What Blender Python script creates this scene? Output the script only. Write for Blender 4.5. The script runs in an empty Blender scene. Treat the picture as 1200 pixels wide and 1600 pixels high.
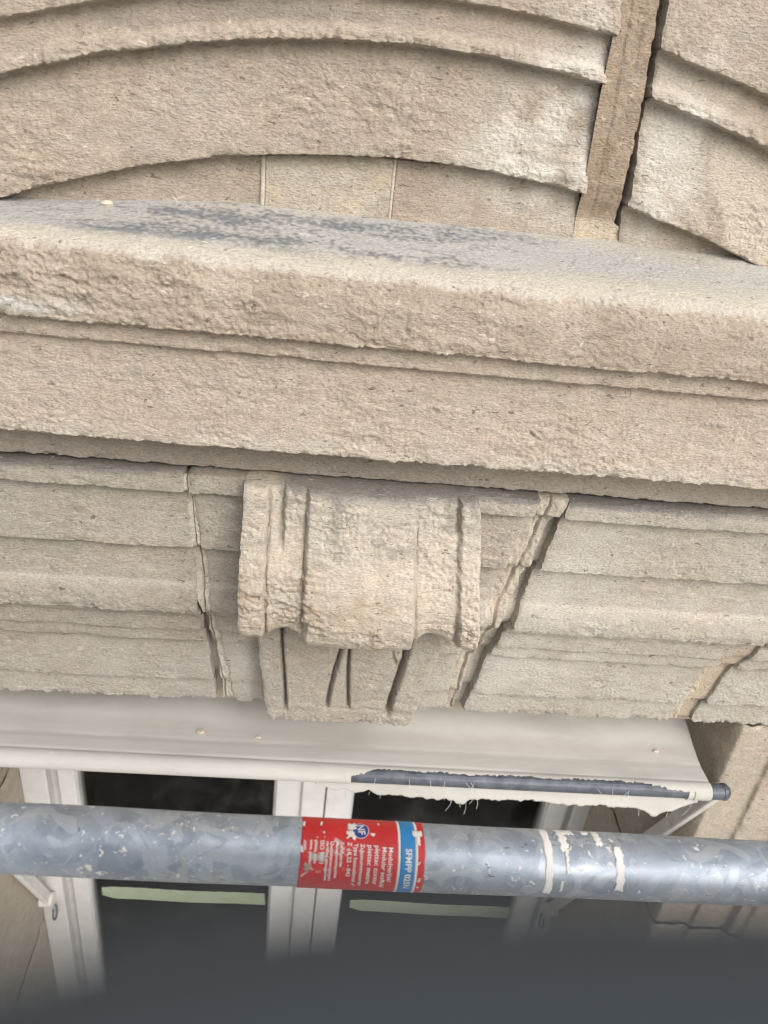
import bpy, math, random
import numpy as np
from mathutils import Matrix, Vector

random.seed(7)
scene = bpy.context.scene
col = scene.collection

# ------------------------------------------------------------------ camera
# the lens is the origin; x runs along the facade, y into it, z up; the street lies 6 m below
PITCH, YAW, ROLL = math.radians(28.325), math.radians(6.138), math.radians(-6.968)
fwd = Vector((math.sin(YAW) * math.cos(PITCH), math.cos(YAW) * math.cos(PITCH), -math.sin(PITCH)))
rgt = Vector((math.cos(YAW), -math.sin(YAW), 0))
dwn = fwd.cross(rgt)
r2 = rgt * math.cos(ROLL) + dwn * math.sin(ROLL)
d2 = dwn * math.cos(ROLL) - rgt * math.sin(ROLL)
cam_data = bpy.data.cameras.new('camera')
cam = bpy.data.objects.new('camera', cam_data)
col.objects.link(cam)
m = Matrix.Identity(4)
for i in range(3):
    m[i][0], m[i][1], m[i][2] = r2[i], -d2[i], -fwd[i]
cam.matrix_world = m
cam_data.sensor_fit = 'HORIZONTAL'
cam_data.sensor_width = 36.0
cam_data.lens = 36.0 * 1170.0 / 1200.0
cam_data.clip_start = 0.005
cam_data.clip_end = 500
cam_data.dof.use_dof = True
cam_data.dof.focus_distance = 0.80
cam_data.dof.aperture_fstop = 7.8
scene.camera = cam

# ------------------------------------------------------------------ sky, sun, exposure
SUN_ELEV, SUN_AZ = math.radians(39), math.radians(26)      # azimuth: from straight out of the facade towards the right
world = bpy.data.worlds.new('World')
scene.world = world
world.use_nodes = True
wn, wl = world.node_tree.nodes, world.node_tree.links
sky = wn.new('ShaderNodeTexSky')
sky.sky_type = 'NISHITA'
sky.sun_disc = False
sky.sun_elevation = SUN_ELEV
sky.sun_rotation = math.pi - SUN_AZ
sky.air_density = 1.0
sky.dust_density = 9.0
sky.ozone_density = 0.6
hsv = wn.new('ShaderNodeHueSaturation')
hsv.inputs['Saturation'].default_value = 0.35          # cloud cover takes most of the blue away
wl.new(sky.outputs[0], hsv.inputs['Color'])
bg = wn['Background']
wl.new(hsv.outputs[0], bg.inputs['Color'])
bg.inputs['Strength'].default_value = 0.15
sd = bpy.data.lights.new('sun', 'SUN')
sd.energy = 0.6
sd.angle = math.radians(110)
sd.color = (1.0, 0.985, 0.96)
sun = bpy.data.objects.new('sun', sd)
col.objects.link(sun)
sdir = Vector((math.sin(SUN_AZ) * math.cos(SUN_ELEV), -math.cos(SUN_AZ) * math.cos(SUN_ELEV), math.sin(SUN_ELEV)))
sun.rotation_euler = sdir.to_track_quat('Z', 'Y').to_euler()
sun.location = (1.5, -2.0, 3.0)
vs = scene.view_settings
vs.view_transform = 'Standard'
vs.look = 'None'
vs.exposure = 0.29
vs.gamma = 1.0
vs.use_curve_mapping = False
scene.render.engine = 'CYCLES'
scene.cycles.use_denoising = True
scene.cycles.filter_width = 1.1
scene.cycles.max_bounces = 5
scene.cycles.diffuse_bounces = 3

# ------------------------------------------------------------------ noise
_rng = np.random.default_rng(11)
_perm = _rng.permutation(256).astype(np.int32)
_perm = np.concatenate([_perm, _perm, _perm])
_g = _rng.normal(size=(256, 3)).astype(np.float32)
_g /= np.linalg.norm(_g, axis=1)[:, None]


def pn(p, fx, fy=None, fz=None, off=0.0):
    """gradient noise of points p (..., 3) at the given frequencies, about -0.7..0.7"""
    fy = fx if fy is None else fy
    fz = fx if fz is None else fz
    x = p[..., 0].astype(np.float32) * fx + off + 100.3
    y = p[..., 1].astype(np.float32) * fy + off * 1.7 + 100.7
    z = p[..., 2].astype(np.float32) * fz + off * 0.6 + 300.1
    xi, yi, zi = np.floor(x), np.floor(y), np.floor(z)
    x -= xi; y -= yi; z -= zi
    xi = xi.astype(np.int32) & 255; yi = yi.astype(np.int32) & 255; zi = zi.astype(np.int32) & 255
    u = x * x * x * (x * (x * 6 - 15) + 10)
    v = y * y * y * (y * (y * 6 - 15) + 10)
    w = z * z * z * (z * (z * 6 - 15) + 10)

    def c(a, b, d):
        h = _perm[_perm[_perm[xi + a] + yi + b] + zi + d]
        g = _g[h]
        return g[..., 0] * (x - a) + g[..., 1] * (y - b) + g[..., 2] * (z - d)
    x00 = c(0, 0, 0); x00 += u * (c(1, 0, 0) - x00)
    x10 = c(0, 1, 0); x10 += u * (c(1, 1, 0) - x10)
    x01 = c(0, 0, 1); x01 += u * (c(1, 0, 1) - x01)
    x11 = c(0, 1, 1); x11 += u * (c(1, 1, 1) - x11)
    y0 = x00 + v * (x10 - x00)
    y1 = x01 + v * (x11 - x01)
    return y0 + w * (y1 - y0)


def sstep(a, b, x):
    t = np.clip((x - a) / (b - a), 0, 1)
    return t * t * (3 - 2 * t)


def terrace(n, k, sharp=0.3):
    v = n * k
    f = np.floor(v)
    return (f + sstep(0.5 - sharp / 2, 0.5 + sharp / 2, v - f)) / k


def stone_relief(p, rough):
    """metres of outward relief: hacked, flaking shelly limestone"""
    q = p.copy()
    q[..., 0] += 0.006 * pn(p, 60, off=5)
    q[..., 2] += 0.004 * pn(p, 55, off=9)
    n = pn(q, 40, 70, 95, off=2) + 0.65 * pn(q, 90, 150, 210, off=3) + 0.35 * pn(q, 190, 250, 300, off=13)
    flakes = terrace(n, 5.0, 0.16) * 0.0017 + n * 0.0004
    fine = pn(p, 330, off=4) * 0.0015
    pits = -np.maximum(0, pn(p, 95, off=8) - 0.40) * 0.014
    area = 0.30 + 1.3 * np.clip(1.3 * pn(p, 11, off=12) + 0.6 * pn(p, 30, off=14) + 0.38, 0, 1)
    low = pn(p, 7, off=1) * 0.0008 + pn(p, 24, off=7) * 0.0004
    return rough * area * (flakes + fine + pits) + low * (0.35 + 0.65 * np.minimum(rough, 1))


# ------------------------------------------------------------------ object helpers
def link(o, parent=None):
    col.objects.link(o)
    if parent is not None:
        o.parent = parent
    return o


def tag(o, label=None, cat=None, group=None, kind=None):
    for k, v in (('label', label), ('category', cat), ('group', group), ('kind', kind)):
        if v:
            o[k] = v
    return o


def empty(name, loc, label, cat, group=None):
    o = bpy.data.objects.new(name, None)
    o.empty_display_size = 0.05
    o.location = loc
    link(o)
    return tag(o, label, cat, group, 'thing')


def child_of(o, parent):
    if parent is not None:
        o.parent = parent
        o.matrix_parent_inverse = Matrix.Translation(parent_world(parent)).inverted()
    return o


def parent_world(p):
    v = Vector(p.location)
    return v


def mesh_obj(name, verts, faces, mat, parent=None, smooth=False):
    me = bpy.data.meshes.new(name)
    me.from_pydata([tuple(v) for v in verts], [], faces)
    me.validate()
    me.update()
    if smooth:
        me.polygons.foreach_set('use_smooth', [True] * len(me.polygons))
    me.materials.append(mat)
    o = bpy.data.objects.new(name, me)
    col.objects.link(o)
    return child_of(o, parent)


def grid_obj(name, P, mat, parent=None, tint=None, smooth=True, wrap=False):
    """P: (rows, cols, 3) grid to one mesh, built fast; tint: (rows, cols, 3) base colour per vertex"""
    n, c = P.shape[:2]
    idx = np.arange(n * c).reshape(n, c)
    if wrap:
        idx = np.concatenate([idx, idx[:, :1]], axis=1)
    q = np.stack([idx[:-1, :-1], idx[1:, :-1], idx[1:, 1:], idx[:-1, 1:]], axis=-1).reshape(-1, 4)
    me = bpy.data.meshes.new(name)
    me.vertices.add(n * c)
    me.vertices.foreach_set('co', P.astype(np.float32).ravel())
    nf = len(q)
    me.loops.add(nf * 4)
    me.loops.foreach_set('vertex_index', q.astype(np.int32).ravel())
    me.polygons.add(nf)
    me.polygons.foreach_set('loop_start', np.arange(0, nf * 4, 4, dtype=np.int32))
    me.polygons.foreach_set('loop_total', np.full(nf, 4, dtype=np.int32))
    me.polygons.foreach_set('use_smooth', np.full(nf, smooth))
    me.update(calc_edges=True)
    if tint is not None:
        a = me.color_attributes.new('tint', 'FLOAT_COLOR', 'POINT')
        rgba = np.ones((n * c, 4), np.float32)
        t3 = tint.reshape(-1, 3)
        lum = t3 @ np.array((0.3, 0.5, 0.2))
        rgba[:, :3] = lum[:, None] + (t3 - lum[:, None]) * 0.82
        rgba[:, :3] *= np.array((0.995, 1.0, 0.985))
        a.data.foreach_set('color', rgba.ravel())
    me.materials.append(mat)
    o = bpy.data.objects.new(name, me)
    col.objects.link(o)
    return child_of(o, parent)


def box_geo(x0, x1, y0, y1, z0, z1, b=0.0):
    """a box, its front (low y) vertical edges chamfered by b"""
    if b <= 0:
        v = [(x, y, z) for z in (z0, z1) for x, y in ((x0, y0), (x1, y0), (x1, y1), (x0, y1))]
        k = 4
    else:
        ring = ((x0 + b, y0), (x1 - b, y0), (x1, y0 + b), (x1, y1), (x0, y1), (x0, y0 + b))
        v = [(x, y, z) for z in (z0, z1) for x, y in ring]
        k = 6
    f = [tuple(range(k - 1, -1, -1)), tuple(range(k, 2 * k))]
    f += [(i, (i + 1) % k, k + (i + 1) % k, k + i) for i in range(k)]
    return v, f


def box(name, dims, mat, parent=None, b=0.0):
    v, f = box_geo(*dims, b=b)
    return mesh_obj(name, v, f, mat, parent)


def tube_geo(pts, rad, seg=8):
    pts = [Vector(p) for p in pts]
    rads = rad if isinstance(rad, (list, tuple)) else [rad] * len(pts)
    v, f = [], []
    for i, p in enumerate(pts):
        t = (pts[min(i + 1, len(pts) - 1)] - pts[max(i - 1, 0)]).normalized()
        a = t.cross(Vector((0.31, 0.2, 0.93))).normalized()
        b = t.cross(a)
        for k in range(seg):
            w = 2 * math.pi * k / seg
            v.append(p + (a * math.cos(w) + b * math.sin(w)) * rads[i])
        if i:
            for k in range(seg):
                k2 = (k + 1) % seg
                f.append(((i - 1) * seg + k, i * seg + k, i * seg + k2, (i - 1) * seg + k2))
    f.append(tuple(range(seg)))
    f.append(tuple(range(len(v) - 1, len(v) - seg - 1, -1)))
    return v, f


# ------------------------------------------------------------------ materials
def new_mat(name):
    mt = bpy.data.materials.new(name)
    mt.use_nodes = True
    nt = mt.node_tree
    return mt, nt, nt.nodes['Principled BSDF']


def nd(nt, typ, **kw):
    n = nt.nodes.new(typ)
    for k, v in kw.items():
        if k.startswith('i_'):
            key = k[2:].replace('_', ' ')
            n.inputs[key].default_value = v
        else:
            setattr(n, k, v)
    return n


def ramp(nt, fac, stops):
    r = nt.nodes.new('ShaderNodeValToRGB')
    el = r.color_ramp.elements
    while len(el) < len(stops):
        el.new(0.5)
    for e, (pos, c) in zip(el, stops):
        e.position = pos
        e.color = (c[0], c[1], c[2], 1) if isinstance(c, (tuple, list)) else (c, c, c, 1)
    nt.links.new(fac, r.inputs[0])
    return r.outputs[0]


def mixc(nt, fac, a, b, mode='MIX'):
    mx = nt.nodes.new('ShaderNodeMix')
    mx.data_type = 'RGBA'
    mx.blend_type = mode
    for sock, val in ((mx.inputs[0], fac), (mx.inputs[6], a), (mx.inputs[7], b)):
        if hasattr(val, 'is_linked'):
            nt.links.new(val, sock)
        elif isinstance(val, (tuple, list)):
            sock.default_value = (val[0], val[1], val[2], 1)
        else:
            sock.default_value = val
    return mx.outputs[2]


def noise(nt, vec, scale, detail=4, rough=0.55, dist=0.0):
    n = nd(nt, 'ShaderNodeTexNoise', i_Scale=scale, i_Detail=detail, i_Roughness=rough, i_Distortion=dist)
    nt.links.new(vec, n.inputs['Vector'])
    return n.outputs['Fac']


def stone_mat(name, bump=0.5, fleck=1.0):
    mt, nt, b = new_mat(name)
    at = nd(nt, 'ShaderNodeAttribute', attribute_name='tint')
    geo = nd(nt, 'ShaderNodeNewGeometry')
    pos = geo.outputs['Position']
    mp = nd(nt, 'ShaderNodeMapping')
    mp.inputs['Scale'].default_value = (0.62, 1.0, 1.4)
    nt.links.new(pos, mp.inputs['Vector'])
    v = mp.outputs[0]
    grain = noise(nt, v, 430, 3, 0.7)
    c = mixc(nt, 1.0, at.outputs['Color'], ramp(nt, grain, [(0.28, 0.72), (0.5, 1.0), (0.74, 1.24)]), 'MULTIPLY')
    # shell fragments: rare pale flecks, and rare dark pores
    sp = noise(nt, v, 170, 1, 0.5, 0.9)
    c = mixc(nt, ramp(nt, sp, [(0.715, 0.0), (0.75, 0.5 * fleck)]), c, (0.72, 0.66, 0.57))
    c = mixc(nt, ramp(nt, sp, [(0.255, 0.7 * fleck), (0.29, 0.0)]), c, (0.14, 0.11, 0.08))
    nt.links.new(c, b.inputs['Base Color'])
    b.inputs['Roughness'].default_value = 0.92
    b.inputs['Specular IOR Level'].default_value = 0.25
    bp = nd(nt, 'ShaderNodeBump', i_Strength=bump, i_Distance=0.0026)
    nt.links.new(grain, bp.inputs['Height'])
    nt.links.new(bp.outputs[0], b.inputs['Normal'])
    return mt


def plain_mat(name, c, rough=0.6, metal=0.0, var=0.15, scale=40, bump=0.0, spec=0.5):
    mt, nt, b = new_mat(name)
    geo = nd(nt, 'ShaderNodeNewGeometry')
    f = noise(nt, geo.outputs['Position'], scale, 5, 0.6)
    lo = tuple(x * (1 - var) for x in c); hi = tuple(min(1, x * (1 + var)) for x in c)
    nt.links.new(ramp(nt, f, [(0.3, lo), (0.7, hi)]), b.inputs['Base Color'])
    b.inputs['Roughness'].default_value = rough
    b.inputs['Metallic'].default_value = metal
    b.inputs['Specular IOR Level'].default_value = spec
    if bump:
        f2 = noise(nt, geo.outputs['Position'], scale * 8, 4, 0.6)
        bp = nd(nt, 'ShaderNodeBump', i_Strength=bump, i_Distance=0.001)
        nt.links.new(f2, bp.inputs['Height'])
        nt.links.new(bp.outputs[0], b.inputs['Normal'])
    return mt


M_STONE = stone_mat('limestone', 1.0)
M_SMOOTH = stone_mat('limestone_smooth', 0.25, 0.4)

# ------------------------------------------------------------------ stone sweeps
DS = 0.00138


def resample(pts, ds=DS, soft=0.0012):
    """pts: list of (a, b, rough). Returns a, b, rough, edge weight at even spacing with softened corners."""
    pts = np.array(pts, float)
    seg = np.r_[0, np.cumsum(np.hypot(np.diff(pts[:, 0]), np.diff(pts[:, 1])))]
    h = 0.0003
    s = np.arange(0, seg[-1], h)
    a, b, r = (np.interp(s, seg, pts[:, k]) for k in range(3))

    def gs(v, sig):
        k = int(3 * sig / h)
        if k < 1:
            return v
        g = np.exp(-0.5 * (np.arange(-k, k + 1) * h / sig) ** 2); g /= g.sum()
        return np.convolve(np.pad(v, k, mode='edge'), g, mode='valid')
    a, b = gs(a, soft), gs(b, soft)
    ta, tb = np.gradient(a, h), np.gradient(b, h)
    cur = ta * np.gradient(tb, h) - tb * np.gradient(ta, h)
    w = gs(np.maximum(cur, 0), 0.0035)
    w = np.clip(w / 120.0, 0, 1.3)
    # coarser rows where the profile turns under and nothing shows
    dens = np.where(r < 0.42, 0.4, 1.0)
    cum = np.r_[0, np.cumsum(0.5 * (dens[1:] + dens[:-1])) * h]
    n = max(2, int(cum[-1] / ds))
    si = np.interp(np.linspace(0, cum[-1], n), cum, s)
    return tuple(np.interp(si, s, q) for q in (a, b, r, w))


def xsamples(L, R, ds=DS):
    xs, x = [L], L
    while x < R - 1e-6:
        st = ds
        if x < -0.50:
            st = max(ds, (-0.50 - x) * 0.08)
        if x > 0.76:
            st = max(ds, (x - 0.76) * 0.08 + ds)
        x = min(R, x + st)
        xs.append(x)
    if len(xs) > 2 and xs[-1] - xs[-2] < ds * 0.3:
        xs.pop(-2)
    return np.array(xs)


def normals(P):
    ts = np.gradient(P, axis=0)
    tx = np.gradient(P, axis=1)
    n = np.cross(ts, tx)
    return n / np.maximum(np.linalg.norm(n, axis=-1, keepdims=True), 1e-12)


def lerp3(a, b, t):
    return a + (np.asarray(b) - a) * t[..., None]


def stone(name, P, rough, edge, mat, parent, tintfn, end_chip=(True, True), amp=1.0, edge_amp=0.0032, skirt=0.045, edge_z=None, rings=(), rag_amp=1.0, skirt_dir=(0, 1, 0)):
    """displace the clean grid P into hacked stone and close its two ends with returns"""
    n, c = P.shape[:2]
    N = normals(P)
    R2 = np.broadcast_to(rough[:, None], (n, c)) if rough.ndim == 1 else rough
    E2 = np.broadcast_to(edge[:, None], (n, c)) if edge.ndim == 1 else edge
    d = stone_relief(P, R2 * amp)
    chip = np.clip(pn(P, 38, 20, 30, off=21) * 1.2 + pn(P, 120, 60, 90, off=23) * 0.9 + pn(P, 260, 100, 120, off=24) * 0.7 + 0.22, 0, 1.3)
    ea = edge_amp if edge_z is None else np.where(P[..., 2] < edge_z[0], edge_z[1], edge_amp)
    d = d - E2 * chip * ea * (0.35 + 0.65 * np.minimum(1, R2))
    for sx, sz, ra, rb in rings:
        e = np.hypot((P[..., 0] - sx) / ra, (P[..., 2] - sz) / rb)
        d = d + 0.0016 * np.exp(-((e - 1) / 0.22) ** 2) - 0.0012 * np.exp(-(e / 0.7) ** 4)
    Q = P + N * d[..., None]
    # broken arrises at the joints
    tx = P[:, 1:] - P[:, :-1]
    L = np.concatenate([np.zeros((n, 1)), np.cumsum(np.linalg.norm(tx, axis=-1), axis=1)], axis=1)
    for side in (0, 1):
        if not end_chip[side]:
            continue
        dist = L if side == 0 else L[:, -1:] - L
        rag = pn(P, 30, 30, 45, off=31 + side) * 0.003 + pn(P, 160, 160, 200, off=33) * 0.0022
        k = np.exp(-dist / 0.006)
        rnd = np.exp(-dist / 0.0025) * 0.0026
        Q[..., 0] += (1 if side == 0 else -1) * k * (0.001 + rag) * rag_amp
        Q -= N * (rnd * (0.7 + pn(P, 70, off=35)))[..., None]
    T = tintfn(P, d)
    sk = np.asarray(skirt_dir) * skirt
    parts, tp = [Q[:, :1], Q, Q[:, -1:]], [T[:, :1], T, T[:, -1:]]
    parts.insert(0, Q[:, :1] + sk); tp.insert(0, T[:, :1])
    parts.append(Q[:, -1:] + sk); tp.append(T[:, -1:])
    return grid_obj(name, np.concatenate(parts, axis=1), mat, parent, np.clip(np.concatenate(tp, axis=1), 0.01, 0.85))


def sweep(name, prof, L, R, mat, parent, tintfn, zfun=None, yfun=None, **kw):
    """prof: (y, z, rough) polyline from top to bottom; L, R: end positions, numbers or functions of z"""
    y, z, r, w = resample(prof)
    fl = L if callable(L) else (lambda q: np.full_like(q, L))
    fr = R if callable(R) else (lambda q: np.full_like(q, R))
    l, rr = fl(z), fr(z)
    xs = xsamples(float(l.mean()), float(rr.mean()))
    t = (xs - xs[0]) / (xs[-1] - xs[0])
    X = l[:, None] + (rr - l)[:, None] * t[None]
    Y = np.repeat(y[:, None], len(xs), 1)
    Z = np.repeat(z[:, None], len(xs), 1) if zfun is None else zfun(X, z[:, None])
    if yfun is not None:
        Y = Y + yfun(X)
    P = np.stack([X, Y, Z], -1)
    return stone(name, P, r, w, mat, parent, tintfn, **kw)


# base colours of the stone (what it is, not how it is lit)
BROWN = np.array((0.40, 0.32, 0.245))
BEIGE = np.array((0.475, 0.395, 0.315))
PALE = np.array((0.59, 0.53, 0.455))
GREY = np.array((0.425, 0.38, 0.32))
CREAM = np.array((0.60, 0.50, 0.36))


def weather(P, base, pale_amt=0.5, off=0.0):
    """beige stone with paler dusty patches and browner ones"""
    n1 = pn(P, 6, off=40 + off) + 0.5 * pn(P, 15, off=41 + off)
    n2 = pn(P, 9, off=44 + off) + 0.5 * pn(P, 28, off=45 + off)
    c = lerp3(np.broadcast_to(base, P.shape).astype(np.float64), BROWN, np.clip(n1 * 0.9, 0, 0.55))
    c = lerp3(c, PALE, np.clip(n2 * 1.0 * pale_amt, 0, 0.6))
    hue = (pn(P, 30, 30, 45, off=49) + 0.7 * pn(P, 80, 80, 110, off=50))[..., None]
    c = c * (1 + hue * np.array((0.055, -0.005, -0.045)))        # rosier and greener grains
    fl = sstep(0.30, 0.42, pn(P, 70, 70, 160, off=57) + 0.4 * pn(P, 200, 200, 300, off=58))
    c = lerp3(c, c * np.array((0.70, 0.66, 0.60)), fl * 0.25)      # thin dark streaks: shade under flakes, painted into the colour
    return c * (1 + 0.16 * pn(P, 60, 60, 80, off=47)[..., None] + 0.16 * pn(P, 150, 150, 190, off=48)[..., None])


def blob(P, x, z, rx, rz):
    return np.exp(-(((P[..., 0] - x) / rx) ** 2 + ((P[..., 2] - z) / rz) ** 2))


def tint_pediment(P, d):
    c = weather(P, BEIGE * np.array((0.88, 0.88, 0.87)), 0.35)
    # dusty white scrapes either side of the open joint
    k = 1.2 * blob(P, 0.205, 0.0, 0.045, 0.07) + 1.0 * blob(P, 0.31, -0.02, 0.03, 0.07) + 0.7 * blob(P, 0.16, -0.03, 0.04, 0.03)
    c = lerp3(c, (0.70, 0.67, 0.61), np.clip(k * (0.6 + 1.3 * pn(P, 40, off=51)), 0, 0.62))
    # smoother repair mortar low on the right
    px = P[..., 0] - (0.365 + 0.5 * (P[..., 2] + 0.06) * -1) + 0.02 * pn(P, 30, off=52)
    k = sstep(0.0, 0.008, px) * sstep(0.02, 0.0, P[..., 2] + 0.01) * sstep(0.764, 0.760, P[..., 1])
    c = lerp3(c, (0.57, 0.50, 0.40), k * 0.8)
    # shade in the groove under the upper moulding, painted into the colour
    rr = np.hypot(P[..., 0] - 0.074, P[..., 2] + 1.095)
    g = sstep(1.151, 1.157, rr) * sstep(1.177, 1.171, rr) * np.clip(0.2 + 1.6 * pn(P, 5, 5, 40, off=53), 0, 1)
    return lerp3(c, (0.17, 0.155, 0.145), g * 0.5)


def tint_cornice(P, d):
    c = weather(P, BEIGE, 0.35, 3)
    y, z, x = P[..., 1], P[..., 2], P[..., 0]
    wob = 0.006 * pn(P, 40, off=60) + 0.004 * pn(P, 110, off=61)
    top = sstep(-0.1365, -0.1305, z + wob)                       # washed, limey upper surface
    led = lerp3(np.broadcast_to(np.array((0.42, 0.385, 0.335)), P.shape).astype(float), (0.47, 0.445, 0.40), np.clip(0.5 + pn(P, 14, 14, 30, off=62), 0, 1))
    # blue-black lichen crust, streaked along the ledge
    band = sstep(0.675, 0.70, y) * sstep(0.80, 0.76, y)
    rng_ = sstep(-0.36, -0.10, x) * sstep(0.30, 0.06, x)
    s = 0.9 * pn(P, 5, 26, 26, off=63) + 0.6 * pn(P, 18, 80, 80, off=64) + 0.55 * pn(P, 60, 170, 170, off=65) + 0.85 * pn(P, 200, 260, 260, off=66)
    rng2 = (0.55 + 0.45 * sstep(-0.24, -0.14, x)) * sstep(0.30, 0.06, x)
    lic = sstep(-0.20, 0.85, s + 0.44 * rng2 - 0.30) * band * np.clip(rng2 + 0.10, 0, 1)
    grey = np.clip(0.45 + 0.9 * pn(P, 6, 30, 30, off=67) + 0.3 * pn(P, 70, 150, 150, off=72), 0, 0.85) * band
    led = lerp3(led, (0.38, 0.38, 0.385), grey)
    led = lerp3(led, (0.125, 0.14, 0.165), np.clip(lic * 1.15, 0, 0.82))
    frt = sstep(0.705, 0.680, y + 0.01 * pn(P, 25, off=73))
    led = lerp3(led, (0.54, 0.485, 0.405), frt * 0.75)
    # isolated dark scuffs to the right
    sc_ = sstep(0.42, 0.55, pn(P, 22, 60, 60, off=68) + 0.4 * pn(P, 120, off=69)) * sstep(0.1, 0.25, x)
    led = lerp3(led, (0.2, 0.2, 0.21), sc_ * 0.8)
    # crumbling ochre crust under the arris
    f1 = sstep(-0.190, -0.186, z)
    c = lerp3(c, (0.37, 0.30, 0.225), f1 * np.clip(0.65 + pn(P, 20, off=70), 0, 0.9))
    c = lerp3(c, (0.55, 0.54, 0.52), np.clip(1.3 * blob(P, -0.27, -0.180, 0.05, 0.007) * (0.7 + pn(P, 90, off=74)), 0, 0.8))
    lowf = sstep(-0.285, -0.300, z) * sstep(-0.312, -0.306, z)
    c = lerp3(c, (0.56, 0.50, 0.425), lowf * np.clip(0.5 + pn(P, 30, off=71), 0, 0.8))
    bed = sstep(-0.318, -0.330, z)
    c = lerp3(c, GREY * 0.92, bed * 0.6)
    return c * (1 - top[..., None]) + led * top[..., None]


def tint_lintel(P, d):
    c = weather(P, GREY, 0.6, 7)
    x, z = P[..., 0], P[..., 2]
    # plaster dust, thickest around the hacked joints and towards the right
    k = 0.12 * sstep(0.15, 0.5, x) + 0.6 * blob(P, 0.31, -0.47, 0.06, 0.12) + 0.5 * blob(P, 0.28, -0.62, 0.08, 0.06) + 0.35 * blob(P, -0.09, -0.66, 0.05, 0.06) + 0.3 * sstep(-0.59, -0.68, z)
    c = lerp3(c, (0.56, 0.54, 0.495), np.clip(k * (0.8 + 1.3 * pn(P, 24, off=81)), 0, 0.75))
    ln = np.exp(-((z + 0.5215) / 0.0035) ** 2)
    c = lerp3(c, (0.58, 0.53, 0.46), ln * 0.55)
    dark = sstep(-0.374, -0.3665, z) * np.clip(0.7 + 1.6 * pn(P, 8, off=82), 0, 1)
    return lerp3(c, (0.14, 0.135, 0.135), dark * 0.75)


def tint_console(P, d):
    x, z = P[..., 0], P[..., 2]
    c = weather(P, np.array((0.60, 0.52, 0.42)), 0.5, 11)
    k = np.clip(-0.05 + 1.2 * pn(P, 16, off=90) + 1.4 * pn(P, 55, 55, 80, off=91), 0, 0.9) * sstep(-0.42, -0.46, z) * sstep(0.16, 0.10, x)
    c = lerp3(c, (0.50, 0.385, 0.25), k)
    top = sstep(-0.45, -0.37, z) * np.clip(0.4 + 1.2 * pn(P, 12, 12, 8, off=92), 0, 0.75)
    c = lerp3(c, (0.49, 0.455, 0.405), top)
    s = sstep(0.22, 0.5, 1.0 * pn(P, 45, 45, 22, off=93) + 0.8 * pn(P, 140, off=94) + 0.15) * sstep(-0.47, -0.40, z)
    c = lerp3(c, (0.22, 0.20, 0.19), s * 0.4)
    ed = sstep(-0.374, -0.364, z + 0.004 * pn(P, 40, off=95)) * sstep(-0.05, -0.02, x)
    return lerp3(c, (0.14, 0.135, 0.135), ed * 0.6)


def tint_base(P, d):
    c = weather(P, np.array((0.46, 0.41, 0.345)), 0.5, 13)
    return c


def tint_mortar(P, d):
    c = weather(P, np.array((0.50, 0.435, 0.355)), 0.5, 17)
    st = sstep(0.05, 0.3, pn(P, 160, 60, 14, off=100))
    return lerp3(c, (0.62, 0.56, 0.46), st * 0.6)


def tint_brown(P, d):
    c = weather(P, np.array((0.36, 0.27, 0.19)), 0.3, 19)
    st = sstep(0.15, 0.4, pn(P, 60, 40, 18, off=103) + 0.4 * pn(P, 140, off=104))
    c = lerp3(c, (0.26, 0.18, 0.115), st * 0.6)
    pl = sstep(-0.062, -0.085, P[..., 2] + 0.006 * pn(P, 80, off=105))
    return lerp3(c, (0.60, 0.50, 0.37), pl * 0.8)


# ------------------------------------------------------------------ the setting
M_ROAD = plain_mat('worn_asphalt', (0.24, 0.235, 0.225), 0.9, var=0.25, scale=3)
M_PAVE = plain_mat('pale_paving', (0.26, 0.25, 0.235), 0.9, var=0.15, scale=3)
tag(mesh_obj('street', [(-400, -400, -6.12), (400, -400, -6.12), (400, 400, -6.12), (-400, 400, -6.12)], [(0, 1, 2, 3)], M_ROAD), kind='structure')
v, f = box_geo(-60, 60, -2.6, 0.80, -6.3, -6.0)
tag(mesh_obj('pavement', v, f, M_PAVE), kind='structure')
M_WALLC = plain_mat('wall_render', (0.44, 0.38, 0.30), 0.95, var=0.12, scale=14, bump=0.4, spec=0.2)
# wall behind the dressed stone, with the window opening left free
OPL, OPR = -0.552, 0.668
wv, wf = [], []
for dims in ((-3.0, OPL, 0.80, 1.25, -6.0, 2.5), (OPR, 3.2, 0.80, 1.25, -6.0, 2.5), (OPL, OPR, 0.80, 1.25, -0.745, 2.5), (OPL, OPR, 0.80, 1.25, -6.0, -2.75)):
    v, f = box_geo(*dims)
    o = len(wv)
    wv += v
    wf += [tuple(i + o for i in q) for q in f]
tag(mesh_obj('wall', wv, wf, M_WALLC), kind='structure')
M_DECK = plain_mat('pale_bounce_boards', (0.52, 0.50, 0.46), 0.9, var=0.12, scale=9, bump=0.2)  # pale boards of an unseen deck, added to bounce light up under the ledges
deck = bpy.data.objects.new('added_scaffold_deck', None)
deck.location = (0.2, -0.3, -1.70)
link(deck)
tag(deck, kind='structure')
for i in range(4):
    y0 = -0.80 + 0.245 * i
    box('plank', (-1.9, 2.2, y0, y0 + 0.235, -1.745, -1.70), M_DECK, deck)
M_ROOM = plain_mat('dark_interior', (0.010, 0.011, 0.013), 0.9, var=0.3, scale=4)  # near-black walls: the darkness of the unlit interior is put into the colour
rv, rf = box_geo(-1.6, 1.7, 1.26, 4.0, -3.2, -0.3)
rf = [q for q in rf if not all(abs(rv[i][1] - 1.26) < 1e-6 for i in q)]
tag(mesh_obj('room', rv, [tuple(reversed(q)) for q in rf], M_ROOM), kind='structure')

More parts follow.
